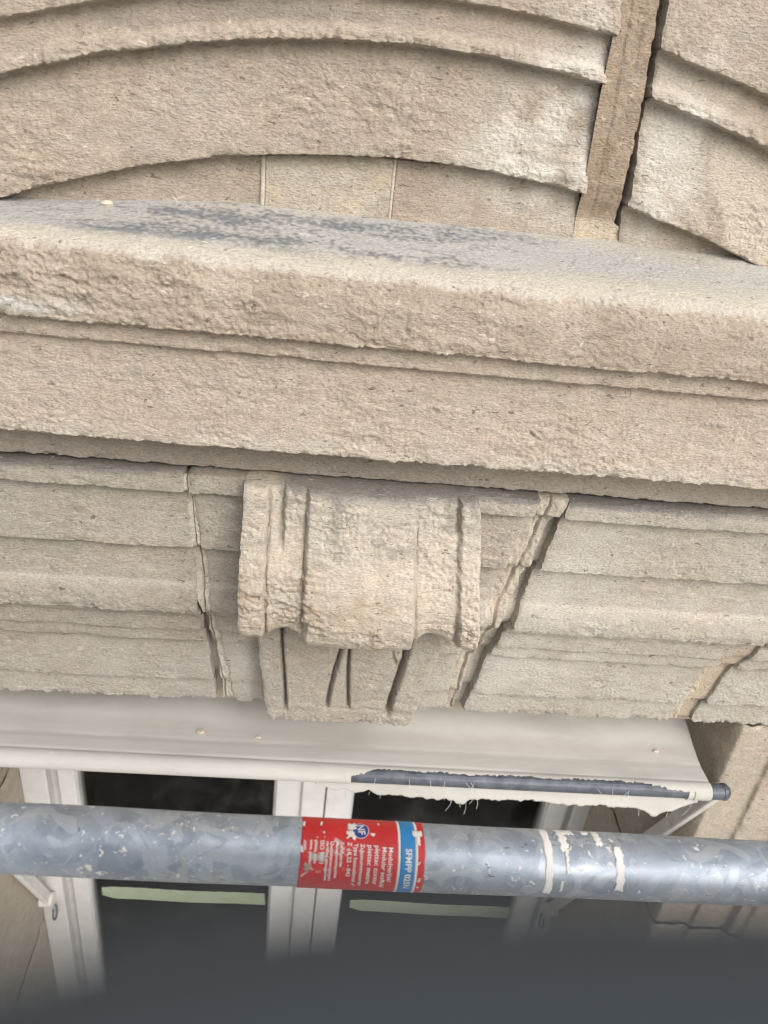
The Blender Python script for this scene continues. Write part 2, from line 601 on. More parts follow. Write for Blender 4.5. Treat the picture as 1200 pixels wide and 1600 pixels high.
# ------------------------------------------------------------------ segmental pediment
XC, ZC = 0.075, -1.095
SLOT_L = lambda z: np.interp(z - 0.014, [-0.09, -0.05, 0.03, 0.10, 0.20], [0.2400, 0.2360, 0.2285, 0.2260, 0.220])
SLOT_R = lambda z: np.interp(z - 0.014, [-0.09, -0.02, 0.032, 0.10, 0.20], [0.2815, 0.2755, 0.2700, 0.2610, 0.250])


def arch_z(X, zp):
    r = zp - ZC
    return ZC + np.sqrt(np.maximum(r * r - (X - XC) ** 2, 0.04))


ped_prof = [(0.800, 0.200, 0.1), (0.726, 0.195, 0.1), (0.733, 0.160, 0.4), (0.7335, 0.120, 0.75), (0.7325, 0.0805, 0.7),
            (0.738, 0.0812, 0.3), (0.745, 0.0808, 0.3), (0.7435, 0.0600, 0.45), (0.740, 0.0560, 0.5), (0.7375, 0.0530, 0.9), (0.7370, 0.0461, 0.9),
            (0.744, 0.0470, 0.3), (0.7530, 0.0468, 0.5), (0.7530, 0.010, 0.95), (0.7520, -0.0416, 1.15),
            (0.758, -0.0412, 0.4), (0.7685, -0.0410, 0.45), (0.7695, -0.070, 0.6), (0.770, -0.135, 0.6)]
pediment = empty('window_pediment', (0.074, 0.77, -0.10), 'beige stone curved pediment above the ledge, split by a brown open joint', 'pediment')
for L, R, ch in ((-0.72, SLOT_L, (False, True)), (SLOT_R, 0.86, (True, False))):
    sweep('stone', ped_prof, L, R, M_STONE, pediment, tint_pediment, zfun=arch_z, yfun=lambda X: -0.045 * np.clip(-(X + 0.12), 0, 0.5), end_chip=ch, edge_amp=0.004)
# paler replacement blocks let into the tympanum, a thin lime joint round each
M_LIME = stone_mat('lime_joint', 0.3, 0.3)


def panel(name, x0, x1, z0, z1, y, rough, tintfn, parent, mat, topfun=None):
    xs = np.linspace(x0, x1, max(3, int((x1 - x0) / DS)))
    ts = np.linspace(1, 0, max(3, int((z1 - z0) / DS)))
    zt = np.full_like(xs, z1) if topfun is None else np.minimum(z1, topfun(xs))
    Z = z0 + (zt - z0)[None] * ts[:, None]
    X = np.repeat(xs[None], len(ts), 0)
    P = np.stack([X, np.full_like(X, y), Z], -1)
    N = normals(P)
    d = stone_relief(P, np.full(X.shape, rough)) * 0.6
    Q = P + N * d[..., None]
    T = tintfn(P, d)
    b = np.array((0, 0.006, 0))
    Q = np.concatenate([Q[:, :1] + b, Q, Q[:, -1:] + b], 1); T = np.concatenate([T[:, :1], T, T[:, -1:]], 1)
    Q = np.concatenate([Q[:1] + b, Q, Q[-1:] + b], 0); T = np.concatenate([T[:1], T, T[-1:]], 0)
    return grid_obj(name, Q, mat, parent, np.clip(T, 0.01, 0.85))


def tint_patch(P, d):
    c = weather(P, np.array((0.46, 0.395, 0.31)), 0.4, 23)
    k = np.clip(0.1 + 1.3 * pn(P, 35, off=110), 0, 0.8)
    return lerp3(c, (0.50, 0.40, 0.26), k * 0.6)


def tint_lime(P, d):
    return np.broadcast_to(np.array((0.49, 0.43, 0.355)), P.shape) * (1 + 0.15 * pn(P, 90, off=112)[..., None])


def under_arc(xs):
    return ZC + np.sqrt(1.0533 ** 2 - (xs - XC) ** 2) - 0.0005


panel('replacement_block', -0.066, 0.0515, -0.0985, -0.03, 0.7667, 1.1, tint_patch, pediment, M_STONE, under_arc)
panel('lime_joint', -0.0702, -0.0663, -0.0985, -0.03, 0.7668, 0.4, tint_lime, pediment, M_LIME, under_arc)
panel('lime_joint', 0.0518, 0.0545, -0.0985, -0.03, 0.7670, 0.4, tint_lime, pediment, M_LIME, under_arc)
panel('replacement_block', 0.0548, 0.094, -0.0985, -0.03, 0.7674, 0.8, tint_pediment, pediment, M_STONE, under_arc)

# brown stone packing standing in the open joint, deepest along its right edge
pz = np.arange(0.195, -0.098, -DS)
pu = np.linspace(-0.10, 1.08, 40)
py = np.interp(-pz, [-0.2, -0.085, -0.030, 0.045, 0.075, 0.098], [0.734, 0.735, 0.741, 0.754, 0.7685, 0.770])
u, Z = np.meshgrid(pu, pz)
X = SLOT_L(Z + 0.014) + (SLOT_R(Z + 0.014) - SLOT_L(Z + 0.014)) * u
zz3 = np.stack([X * 0, X * 0, Z], -1)
edge_u = 0.87 + 0.05 * pn(zz3, 22, off=120) + 0.05 * pn(zz3, 110, off=124) + 0.5 * sstep(-0.076, -0.088, Z)
Y = py[:, None] + 0.0015 + 0.003 * u - 0.0010 * sstep(0.14, 0.04, u) + 0.040 * sstep(edge_u, edge_u + 0.05, u)
P = np.stack([X, Y, Z], -1)
ridge = terrace(pn(P, 50, 20, 38, off=121) + 0.5 * pn(P, 120, 40, 110, off=122), 5, 0.15) * 0.0016 + 0.0010 * pn(P, 220, off=123)
crk = 0.22 + 0.10 * pn(zz3, 18, off=125) + 0.05 * pn(zz3, 70, off=126)
ridge -= 0.0015 * np.exp(-((u - crk) / 0.03) ** 2) * sstep(-0.09, -0.06, Z)
two = 0.0010 * sstep(0.044, 0.052, Z) * np.exp(-((u - 0.55) / 0.04) ** 2)
P[..., 1] += -ridge * sstep(0.02, 0.14, u) + two
grid_obj('joint_packing', P, M_STONE, pediment, np.clip(tint_brown(P, 0), 0.01, 0.8))

# ------------------------------------------------------------------ cornice
cor_prof = [(0.820, -0.080, 0.1), (0.775, -0.0925, 0.45), (0.700, -0.1180, 0.45), (0.674, -0.1260, 0.55), (0.6620, -0.1345, 2.0), (0.6560, -0.150, 1.8), (0.6540, -0.1905, 1.2),
            (0.662, -0.1912, 0.5), (0.668, -0.1915, 0.4), (0.6675, -0.2104, 0.55), (0.673, -0.2112, 0.5), (0.6775, -0.2116, 0.5), (0.6785, -0.250, 0.85), (0.6745, -0.3080, 1.25),
            (0.690, -0.3110, 0.4), (0.738, -0.3140, 0.3), (0.7365, -0.336, 0.45), (0.7350, -0.3595, 0.5), (0.742, -0.3602, 0.3), (0.775, -0.3604, 0.3)]
cornice = empty('cornice', (0.05, 0.80, -0.36), 'projecting beige stone cornice with crumbling edge and lichen-blackened sloping ledge', 'cornice')
JX = 0.2975
cz = lambda z: JX + 0.0012 * np.sin(z * 90) + 0.001 * np.sin(z * 333)
ledge_z = lambda X, z: z - 0.013 * sstep(-0.05, -0.30, X) * sstep(-0.126, -0.094, z)      # the ledge sags a little to the left
cg = lambda z: np.interp(-z, [0.18, 0.20, 0.22, 0.27, 0.30], [0.0, 0.0001, 0.00018, 0.00012, 0.0])
sweep('stone', cor_prof, -1.15, lambda z: cz(z) - cg(z), M_STONE, cornice, tint_cornice, zfun=ledge_z, end_chip=(False, False), edge_amp=0.0040, rings=((-0.0640, -0.1625, 0.0065, 0.005), (-0.032, -0.2035, 0.010, 0.004), (0.11, -0.253, 0.006, 0.004), (-0.18, -0.152, 0.004, 0.004)))
sweep('stone', cor_prof, lambda z: cz(z) + cg(z), 1.25, M_STONE, cornice, tint_cornice, zfun=ledge_z, end_chip=(False, False), edge_amp=0.0040, rings=((-0.0640, -0.1625, 0.0065, 0.005), (-0.032, -0.2035, 0.010, 0.004), (0.11, -0.253, 0.006, 0.004), (-0.18, -0.152, 0.004, 0.004)))

# ------------------------------------------------------------------ flat-arch lintel of moulded voussoirs
def kz(k, y):
    return -k * y


lin_prof = [(0.785, -0.3640, 0.1), (0.735, -0.3642, 0.3), (0.7260, -0.3650, 0.8), (0.7245, kz(.535, .7245), 0.9), (0.7320, kz(.535, .7245) - 0.0006, 0.4), (0.7400, kz(.535, .7245) - 0.0010, 0.4), (0.7395, -0.43, 1.0), (0.7375, kz(.6315, .7375), 1.0),
            (0.7460, kz(.6315, .7375) - 0.0006, 0.4), (0.7530, kz(.6315, .7375) - 0.0010, 0.4), (0.7525, -0.500, 0.9), (0.7495, -0.5185, 0.6), (0.7455, -0.5245, 0.45), (0.7375, -0.532, 0.9), (0.7340, -0.544, 1.2), (0.7345, kz(.7565, .7345), 1.1), (0.7405, kz(.7565, .7345) - 0.0006, 0.4),
            (0.7445, kz(.7565, .7345) - 0.0010, 0.4), (0.7445, -0.5660, 0.6), (0.7535, -0.5670, 0.4), (0.7520, kz(.7905, .752), 0.7), (0.7585, kz(.7905, .752) - 0.0006, 0.45), (0.7580, kz(.811, .758), 0.7), (0.7620, kz(.811, .758) - 0.0006, 0.4), (0.7680, kz(.811, .758) - 0.0010, 0.4),
            (0.7645, kz(.896, .7645), 1.0), (0.7690, kz(.896, .7645) - 0.0006, 0.4), (0.7740, kz(.896, .7645) - 0.0010, 0.4), (0.7725, kz(.939, .7725), 1.0), (0.795, kz(.939, .7725) - 0.003, 0.5), (0.900, kz(.939, .7725) - 0.0035, 0.3), (1.09, kz(.939, .7725) - 0.0035, 0.3)]


def jline(pts):
    zz = np.array([p[1] for p in pts])[::-1]
    xx = np.array([p[0] for p in pts])[::-1]
    return lambda z: np.interp(z, zz, xx)


J1 = jline([(-0.1375, -0.3699), (-0.127, -0.4806), (-0.1163, -0.5899), (-0.1037, -0.6833), (-0.101, -0.72)])
J2 = jline([(0.271, -0.3386), (0.263, -0.4107), (0.247, -0.4974), (0.2315, -0.5669), (0.2203, -0.6389), (0.2115, -0.7158)])
J3 = jline([(0.597, -0.545), (0.585, -0.575), (0.5600, -0.6302), (0.5430, -0.7115)])
h1 = lambda z: np.interp(-z, [0.36, 0.43, 0.50, 0.60, 0.72], [0.0003, 0.003, 0.0055, 0.0075, 0.010])
h2 = lambda z: np.interp(-z, [0.33, 0.45, 0.60, 0.72], [0.013, 0.0205, 0.0190, 0.014])
h3 = lambda z: np.interp(-z, [0.50, 0.545, 0.57, 0.60, 0.72], [0.0002, 0.0006, 0.011, 0.015, 0.016])
lintel = empty('lintel', (0.05, 0.80, -0.717), 'grey-beige stone lintel of stepped mouldings with hacked-out slanting joints', 'lintel')
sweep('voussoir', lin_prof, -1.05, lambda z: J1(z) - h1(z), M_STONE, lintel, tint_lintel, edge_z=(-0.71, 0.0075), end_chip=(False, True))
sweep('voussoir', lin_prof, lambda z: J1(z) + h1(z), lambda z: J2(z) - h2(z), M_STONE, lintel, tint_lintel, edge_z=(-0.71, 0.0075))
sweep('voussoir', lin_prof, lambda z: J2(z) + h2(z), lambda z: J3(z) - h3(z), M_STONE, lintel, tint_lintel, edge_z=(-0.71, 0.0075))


def joint_fill(name, jf, hf, z0, z1, tintfn, side, split, seed, yoff=0.0030, deep=0.019, bare=(0.50, 0.455, 0.39)):
    """layered old mortar standing in a hacked-out joint: flush on one side, broken away on the other (side = +1 right)"""
    y, z, r, w = resample([(p[0], p[1], 1.0) for p in lin_prof], DS, 0.006)
    k = (z < z0) & (z > z1) & (y < 0.78)
    y, z = y[k], z[k]
    c = jf(z); hw = hf(z) + 0.002
    cols = 40
    u = np.linspace(-1, 1, cols)
    X = c[:, None] + hw[:, None] * u[None]
    Y = np.repeat(y[:, None], cols, 1)
    Z = np.repeat(z[:, None], cols, 1)
    zz3 = np.stack([X * 0, X * 0, Z], -1)
    P = np.stack([X, Y, Z], -1)
    us = u[None] * side
    ed = np.asarray(split(z))[:, None] + 0.22 * pn(zz3, 22, off=seed) + 0.22 * pn(zz3, 75, off=seed + 1)
    lay = terrace(us * 0.7 + 0.45 * pn(zz3, 14, off=seed + 2) + 0.45 * pn(P, 70, 20, 60, off=seed + 5) + 0.25 * pn(P, 180, 20, 160, off=seed + 9), 2.6, 0.16) * 0.0038
    crk = -0.15 + 0.45 * pn(zz3, 13, off=seed + 6) + 0.12 * pn(zz3, 60, off=seed + 7)
    Y2 = Y + yoff - lay * 0.6 + 0.0030 * pn(P, 120, 60, 90, off=seed + 3) + 0.0014 * pn(P, 260, off=seed + 10) + 0.006 * np.exp(-((us - crk) / 0.07) ** 2)
    rec = sstep(ed, ed + 0.10, us)
    P[..., 1] = Y2 * (1 - rec) + (Y + deep + 0.001 * pn(P, 90, off=seed + 8)) * rec
    P[..., 0] += 0.0008 * pn(P, 140, off=seed + 4)
    T = np.asarray(tintfn(P, 0))
    T = lerp3(T, bare, rec * 0.8)
    return grid_obj(name, P, M_STONE, lintel, np.clip(T, 0.01, 0.85))


joint_fill('joint_mortar', J1, h1, -0.3665, -0.723, lambda P, d: lerp3(tint_mortar(P, d), (0.62, 0.57, 0.49), np.full(P.shape[:2], 0.6)), -1, lambda z: np.interp(-z, [0.36, 0.52, 0.56, 0.72], [1.6, 1.4, 0.1, 0.1]), 130)
joint_fill('joint_mortar', J2, h2, -0.335, -0.723, tint_mortar, 1, lambda z: np.interp(-z, [0.33, 0.36, 0.40, 0.52, 0.58, 0.72], [1.5, 1.2, 0.30, 0.35, 0.05, 0.0]), 140)
joint_fill('joint_mortar', J3, h3, -0.556, -0.723, tint_brown, 1, lambda z: np.interp(-z, [0.55, 0.60, 0.72], [-1.2, -0.6, -0.3]), 150, yoff=0.003, deep=0.008, bare=(0.47, 0.385, 0.29))
# ------------------------------------------------------------------ keystone console
keystone = empty('keystone', (0.055, 0.74, -0.72), 'weathered carved scroll keystone in the middle of the lintel under the cornice', 'keystone')
ks_prof = [(0.765, -0.3625, 0.1), (0.7050, -0.3632, 0.45), (0.7020, -0.3680, 0.9), (0.6990, -0.400, 1.3), (0.6900, -0.430, 1.6), (0.6750, -0.458, 1.6), (0.6640, -0.486, 1.7), (0.6610, -0.508, 1.7), (0.6640, -0.524, 1.2), (0.6720, -0.535, 0.8),
           (0.6880, -0.5425, 0.5), (0.7200, -0.5470, 0.6), (0.7500, -0.5490, 0.5)]
y, z, r, w = resample(ks_prof, DS, 0.003)
cols = 170
u = np.linspace(0, 1, cols)
lx = np.interp(-z, [0.36, 0.45, 0.56], [-0.0740, -0.0752, -0.0715])
rx = np.interp(-z, [0.36, 0.40, 0.47, 0.52, 0.56], [0.1780, 0.185, 0.191, 0.197, 0.198])
X = lx[:, None] + (rx - lx)[:, None] * u[None]
Y = np.repeat(y[:, None], cols, 1)
Z = np.repeat(z[:, None], cols, 1)


def gro(c, wd):
    return np.exp(-((u - c) / wd) ** 2)


rec = 0.0085 * (sstep(0.098, 0.110, u) * sstep(0.268, 0.258, u)) + 0.0080 * (sstep(0.722, 0.735, u) * sstep(0.92, 0.90, u))
rec += 0.0075 * gro(0.106, 0.006) + 0.008 * gro(0.264, 0.006) + 0.008 * gro(0.726, 0.005)
cen = sstep(0.262, 0.275, u) * sstep(0.726, 0.712, u)
rec += -0.0075 * cen * (1 - 0.55 * ((u - 0.495) / 0.23) ** 2)
slit = 0.010 * gro(0.163, 0.008)[None] * sstep(-0.445, -0.42, z)[:, None] + 0.007 * gro(0.905, 0.010)[None] * (sstep(-0.42, -0.40, z) + sstep(-0.49, -0.51, z))[:, None]
low = sstep(-0.47, -0.55, z)[:, None]
wear = np.interp(-z, [0.36, 0.42, 0.55], [0.55, 0.9, 1.0])[:, None]
Y = Y + rec[None] * wear + slit
zend = 0.006 * np.exp(-((u - 0.19) / 0.05) ** 2) + 0.010 * np.exp(-((u - 0.80) / 0.05) ** 2) - 0.004 * cen - 0.002 * sstep(0.93, 0.97, u)
Z = Z + zend[None] * low
sidecurl = 0.006 * (sstep(0.11, 0.15, u) * sstep(0.26, 0.2, u) + sstep(0.74, 0.78, u) * sstep(0.9, 0.84, u))
Y = Y + sidecurl[None] * low * sstep(-0.56, -0.53, z)[:, None]
P = np.stack([X, Y, Z], -1)
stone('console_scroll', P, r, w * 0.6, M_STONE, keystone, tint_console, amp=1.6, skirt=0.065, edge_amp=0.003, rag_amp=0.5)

kb_z = np.r_[np.arange(-0.552, -0.7225, -DS)]
n = len(kb_z)
cols = 142
u = np.linspace(0, 1, cols)
f = (-kb_z - 0.588) / (0.722 - 0.588)
lx = -0.0575 + 0.0165 * f
rx = 0.173 - 0.0235 * f
X = lx[:, None] + (rx - lx)[:, None] * u[None]
Z = np.repeat(kb_z[:, None], cols, 1)
Y = np.full_like(X, 0.7355) + 0.002 * f[:, None]


def slit_line(xt, xb, wd, depth, zt, zb):
    c = xt + (xb - xt) * f[:, None] / 0.80 + 0.0022 * np.sin(f[:, None] * 3.4 + xt * 60)
    return depth * np.exp(-((X - c) / wd) ** 2) * sstep(zt + 0.004, zt - 0.004, Z) * sstep(zb - 0.006, zb + 0.006, Z), c


s1, c1 = slit_line(-0.0249, -0.0202, 0.0018, 0.019, -0.55, -0.702)
s2, c2 = slit_line(0.0483, 0.0373, 0.0018, 0.017, -0.55, -0.696)
s3, c3 = slit_line(0.0578, 0.0640, 0.0018, 0.017, -0.55, -0.696)
s4, c4 = slit_line(0.1274, 0.1190, 0.0030, 0.024, -0.55, -0.705)
s5, c5 = slit_line(0.106, 0.140, 0.0022, 0.010, -0.55, -0.625)
inz = sstep(-0.698, -0.690, Z)
pan = 0.0025 * inz * (sstep(-0.002, 0.002, X - c1) * sstep(0.002, -0.002, X - c2) + sstep(-0.002, 0.002, X - c3) * sstep(0.002, -0.002, X - c4))
sill_g = 0.006 * np.exp(-((Z + 0.6965 + 0.001 * np.sin(X * 200)) / 0.0014) ** 2) * sstep(0.02, 0.04, X) * sstep(0.125, 0.115, X)
Y = Y + s1 + s2 + s3 + s4 + s5 * 0.6 + pan + sill_g
P = np.stack([X, Y, Z], -1)
under = P[-1:].copy(); under[..., 1] += 0.04; under[..., 2] -= 0.001
mid = 0.5 * (P[-1:] + under); mid[..., 2] -= 0.0015
P = np.concatenate([P, mid * 0.2 + P[-1:] * 0.8, mid, under], 0)
rg = np.r_[np.full(n, 1.0), 0.6, 0.4, 0.3]
ew = np.r_[np.interp(-kb_z, [0.71, 0.7225], [0, 1]), 1, 0.4, 0]
stone('console_base', P, rg, ew, M_STONE, keystone, tint_base, skirt=0.03, edge_amp=0.006)

# ------------------------------------------------------------------ window jambs (architrave turned down the sides)
jam_prof = [(0.668, 1.12, 0.3), (0.646, 1.10, 0.4), (0.640, 0.95, 0.4), (0.636, 0.785, 0.5), (0.640, 0.7715, 0.5), (0.694, 0.7710, 0.45), (0.699, 0.7705, 0.45), (0.7005, 0.7635, 0.6), (0.760, 0.7640, 0.9), (0.762, 0.7515, 0.5), (0.780, 0.7510, 0.7),
            (0.783, 0.745, 0.5), (0.83, 0.740, 0.9), (0.90, 0.738, 0.9), (1.0, 0.735, 0.9), (1.02, 0.79, 0.5)]


def tint_jamb(P, d):
    return weather(P, np.array((0.49, 0.42, 0.33)), 0.6, 29)


def jamb(mirror, z0, z1, parent, name='stone', fine=True):
    a, b, r, w = resample(jam_prof if not mirror else jam_prof, DS * (1.6 if fine else 4.0), 0.002)
    zs = np.arange(z0, z1, -DS * (1.8 if fine else 5.0))
    X = np.repeat(a[None], len(zs), 0)
    if mirror:
        X = 0.100 - X
        X = X[:, ::-1]; b = b[::-1]; r = r[::-1]; w = w[::-1]
    Y = np.repeat(b[None], len(zs), 0)
    Z = np.repeat(zs[:, None], len(a), 1)
    P = np.stack([X, Y, Z], -1)
    R2 = np.broadcast_to(r[None], X.shape); E2 = np.broadcast_to(np.clip(w, 0, 1)[None], X.shape)
    N = normals(P)
    d = stone_relief(P, R2)
    chip = np.clip(pn(P, 20, 20, 55, off=21) * 1.3 + 0.2, 0, 1)
    dist = np.minimum(np.arange(len(zs)), np.arange(len(zs))[::-1])[:, None] * DS * 1.8
    d = d - E2 * chip * 0.004 - np.exp(-dist / 0.004) * 0.006 * (0.7 + pn(P, 60, off=36))
    T = tint_jamb(P, d)
    Q = P + N * d[..., None]
    return grid_obj(name, Q, M_STONE, parent, np.clip(T, 0.01, 0.85))


jr = empty('window_jamb', (0.75, 0.80, -2.6), 'beige stone jamb at the right side of the window with a smooth inner strip', 'window jamb')
jl = empty('window_jamb', (-0.65, 0.80, -2.6), 'beige stone reveal at the left of the window frame', 'window jamb')
# the corner voussoir right of the third joint closes the lintel over the right jamb
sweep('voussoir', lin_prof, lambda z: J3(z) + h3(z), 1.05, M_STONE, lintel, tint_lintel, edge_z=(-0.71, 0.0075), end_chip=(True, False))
for zz in ((-0.7290, -1.195), (-1.201, -1.72), (-1.726, -2.6)):
    jamb(False, zz[0], zz[1], jr, fine=zz[1] > -2)
    jamb(True, zz[0], zz[1], jl, fine=False)

# ------------------------------------------------------------------ casement window
M_PAINT = plain_mat('white_paint', (0.56, 0.56, 0.555), 0.45, var=0.08, scale=25, bump=0.15)
M_PAINT2 = plain_mat('dusty_white_paint', (0.47, 0.465, 0.45), 0.6, var=0.15, scale=18, bump=0.2)
M_GAP = plain_mat('rubber_seal', (0.05, 0.05, 0.05), 0.7)


def glass_mat():
    mt, nt, b = new_mat('dirty_glass')
    out = nt.nodes['Material Output']
    tr = nd(nt, 'ShaderNodeBsdfTransparent'); tr.inputs[0].default_value = (0.75, 0.78, 0.78, 1)
    gl = nd(nt, 'ShaderNodeBsdfGlossy'); gl.inputs['Roughness'].default_value = 0.04
    df = nd(nt, 'ShaderNodeBsdfDiffuse'); df.inputs[0].default_value = (0.5, 0.5, 0.48, 1)
    fr = nd(nt, 'ShaderNodeFresnel'); fr.inputs[0].default_value = 1.38
    m1 = nd(nt, 'ShaderNodeMixShader'); m2 = nd(nt, 'ShaderNodeMixShader')
    nt.links.new(fr.outputs[0], m1.inputs[0]); nt.links.new(tr.outputs[0], m1.inputs[1]); nt.links.new(gl.outputs[0], m1.inputs[2])
    geo = nd(nt, 'ShaderNodeNewGeometry')
    a = noise(nt, geo.outputs['Position'], 9, 5, 0.7, 0.5)
    s = noise(nt, geo.outputs['Position'], 300, 2, 0.5)
    mu = nd(nt, 'ShaderNodeMath', operation='MULTIPLY')
    nt.links.new(ramp(nt, a, [(0.5, 0.0), (0.75, 1.0)]), mu.inputs[0])
    nt.links.new(ramp(nt, s, [(0.62, 0.02), (0.72, 0.6)]), mu.inputs[1])
    nt.links.new(mu.outputs[0], m2.inputs[0]); nt.links.new(m1.outputs[0], m2.inputs[1]); nt.links.new(df.outputs[0], m2.inputs[2])
    nt.links.new(m2.outputs[0], out.inputs['Surface'])
    return mt


M_GLASS = glass_mat()
window = empty('window', (0.055, 1.12, -2.75), 'white double casement window with dark panes behind the grey tube', 'window')
ZT, ZB = -0.75, -2.74
frame = box('frame', (-0.5500, -0.4980, 1.098, 1.17, ZB, ZT), M_PAINT, window, 0.003)
box('frame', (0.6120, 0.6640, 1.098, 1.17, ZB, ZT), M_PAINT, window, 0.003)
box('head', (-0.4975, 0.6115, 1.099, 1.17, ZT - 0.055, ZT), M_PAINT, window)
box('sill', (-0.4975, 0.6115, 1.080, 1.17, ZB, ZB + 0.06), M_PAINT, window)


def sash(x0, x1, stile_l, stile_r):
    s = box('stile', (x0, x0 + stile_l, 1.108, 1.160, ZB + 0.062, ZT - 0.057), M_PAINT, window, 0.0025)
    box('bead', (x0 + stile_l - 0.012, x0 + stile_l + 0.004, 1.114, 1.150, ZB + 0.14, ZT - 0.14), M_PAINT2, s, 0.002)
    s2_ = box('stile', (x1 - stile_r, x1, 1.108, 1.160, ZB + 0.062, ZT - 0.057), M_PAINT, window, 0.0025)
    box('bead', (x1 - stile_r - 0.004, x1 - stile_r + 0.012, 1.114, 1.150, ZB + 0.14, ZT - 0.14), M_PAINT2, s2_, 0.002)
    box('rail', (x0 + stile_l + 0.0045, x1 - stile_r - 0.0045, 1.109, 1.158, ZT - 0.142, ZT - 0.0575), M_PAINT, window)
    box('rail', (x0 + stile_l + 0.0045, x1 - stile_r - 0.0045, 1.109, 1.158, ZB + 0.0625, ZB + 0.142), M_PAINT, window)
    box('pane', (x0 + stile_l + 0.002, x1 - stile_r - 0.002, 1.130, 1.134, ZB + 0.1425, ZT - 0.1425), M_GLASS, window)


sash(-0.4800, 0.0215, 0.034, 0.058)
sash(0.0700, 0.6020, 0.056, 0.044)
box('rebate_seal', (-0.4975, -0.4805, 1.122, 1.16, ZB + 0.061, ZT - 0.056), M_PAINT2, window)
box('rebate_seal', (0.6025, 0.6115, 1.122, 1.16, ZB + 0.061, ZT - 0.056), M_PAINT2, window)
box('cover_strip', (0.0180, 0.0670, 1.098, 1.1075, ZB + 0.062, ZT - 0.057), M_PAINT, window, 0.003)
box('cover_strip', (0.0700, 0.0880, 1.102, 1.1076, ZB + 0.062, ZT - 0.057), M_PAINT, window, 0.002)

# pale green masking tape across each pane
M_TAPE = plain_mat('green_tape', (0.30, 0.36, 0.255), 0.6, var=0.1, scale=30)


def tape(x0, x1, zl, zr, h, label):
    n = 40
    v, f = [], []
    for i in range(n + 1):
        t = i / n
        x = x0 + (x1 - x0) * t
        zc = zl + (zr - zl) * t + 0.0015 * math.sin(t * 9)
        tear = 0.012 * max(0, 1 - t * 14)
        for yy in (1.1285, 1.1297):
            v += [(x + (0.004 * math.sin(i * 2.3) if i in (0, n) else 0), yy, zc + h / 2 - 0.0006 * math.sin(i * 1.7) - tear * 0.2), (x, yy, zc - h / 2 + tear + 0.0006 * math.sin(i * 2.9))]
        if i:
            a, b = (i - 1) * 4, i * 4
            f += [(a, a + 1, b + 1, b), (a + 2, b + 2, b + 3, a + 3), (a, b, b + 2, a + 2), (a + 1, a + 3, b + 3, b + 1)]
    f += [(0, 2, 3, 1), (n * 4, n * 4 + 1, n * 4 + 3, n * 4 + 2)]
    return tag(mesh_obj('masking_tape', v, f, M_TAPE), label, 'tape', 'tape strips on the window panes')


tape(-0.424, -0.047, -1.668, -1.683, 0.042, 'pale green tape strip across the left window pane')
tape(0.155, 0.553, -1.697, -1.717, 0.042, 'pale green tape strip across the right window pane')

# ------------------------------------------------------------------ window awning
def cloth_mat():
    mt, nt, b = new_mat('awning_cloth')
    geo = nd(nt, 'ShaderNodeNewGeometry')
    mp = nd(nt, 'ShaderNodeMapping'); mp.inputs['Scale'].default_value = (0.35, 1, 1)
    nt.links.new(geo.outputs['Position'], mp.inputs[0])
    a = noise(nt, mp.outputs[0], 14, 6, 0.65)
    c = ramp(nt, a, [(0.25, (0.42, 0.405, 0.375)), (0.5, (0.53, 0.52, 0.49)), (0.8, (0.60, 0.59, 0.56))])
    dd = noise(nt, geo.outputs['Position'], 130, 3, 0.6)
    c = mixc(nt, ramp(nt, dd, [(0.70, 0.0), (0.78, 0.5)]), c, (0.74, 0.70, 0.62))
    sx = nd(nt, 'ShaderNodeSeparateXYZ'); nt.links.new(geo.outputs['Position'], sx.inputs[0])
    wob = nd(nt, 'ShaderNodeMath', operation='MULTIPLY_ADD'); wob.inputs[1].default_value = 0.012
    nt.links.new(a, wob.inputs[0]); nt.links.new(sx.outputs['Y'], wob.inputs[2])
    dirt = ramp(nt, wob.outputs[0], [(0.785, 0.0), (0.793, 0.45), (0.797, 0.10), (0.812, 0.35), (0.83, 0.0)])
    c = mixc(nt, dirt, c, (0.33, 0.30, 0.26))
    nt.links.new(c, b.inputs['Base Color'])
    b.inputs['Roughness'].default_value = 0.85
    b.inputs['Specular IOR Level'].default_value = 0.2
    wv_ = noise(nt, geo.outputs['Position'], 700, 2, 0.5)
    bp = nd(nt, 'ShaderNodeBump', i_Strength=0.15, i_Distance=0.0005)
    nt.links.new(wv_, bp.inputs['Height']); nt.links.new(bp.outputs[0], b.inputs['Normal'])
    return mt


M_CLOTH = cloth_mat()
M_ZINC = plain_mat('dull_zinc_bar', (0.095, 0.108, 0.13), 0.5, 0.25, var=0.4, scale=60, bump=0.3)
M_ARM = plain_mat('painted_arm', (0.62, 0.61, 0.58), 0.55, var=0.12, scale=40, bump=0.2)
awning = empty('window_awning', (0.05, 1.02, -0.72), 'off-white cloth awning with torn hem hanging below the lintel', 'awning')
BY, BZ, BR = 0.752, -0.8405, 0.0118
TILT = lambda x: (0.62 - x) * 0.0165
AXL, AXR = -0.535, 0.613
HN = 90
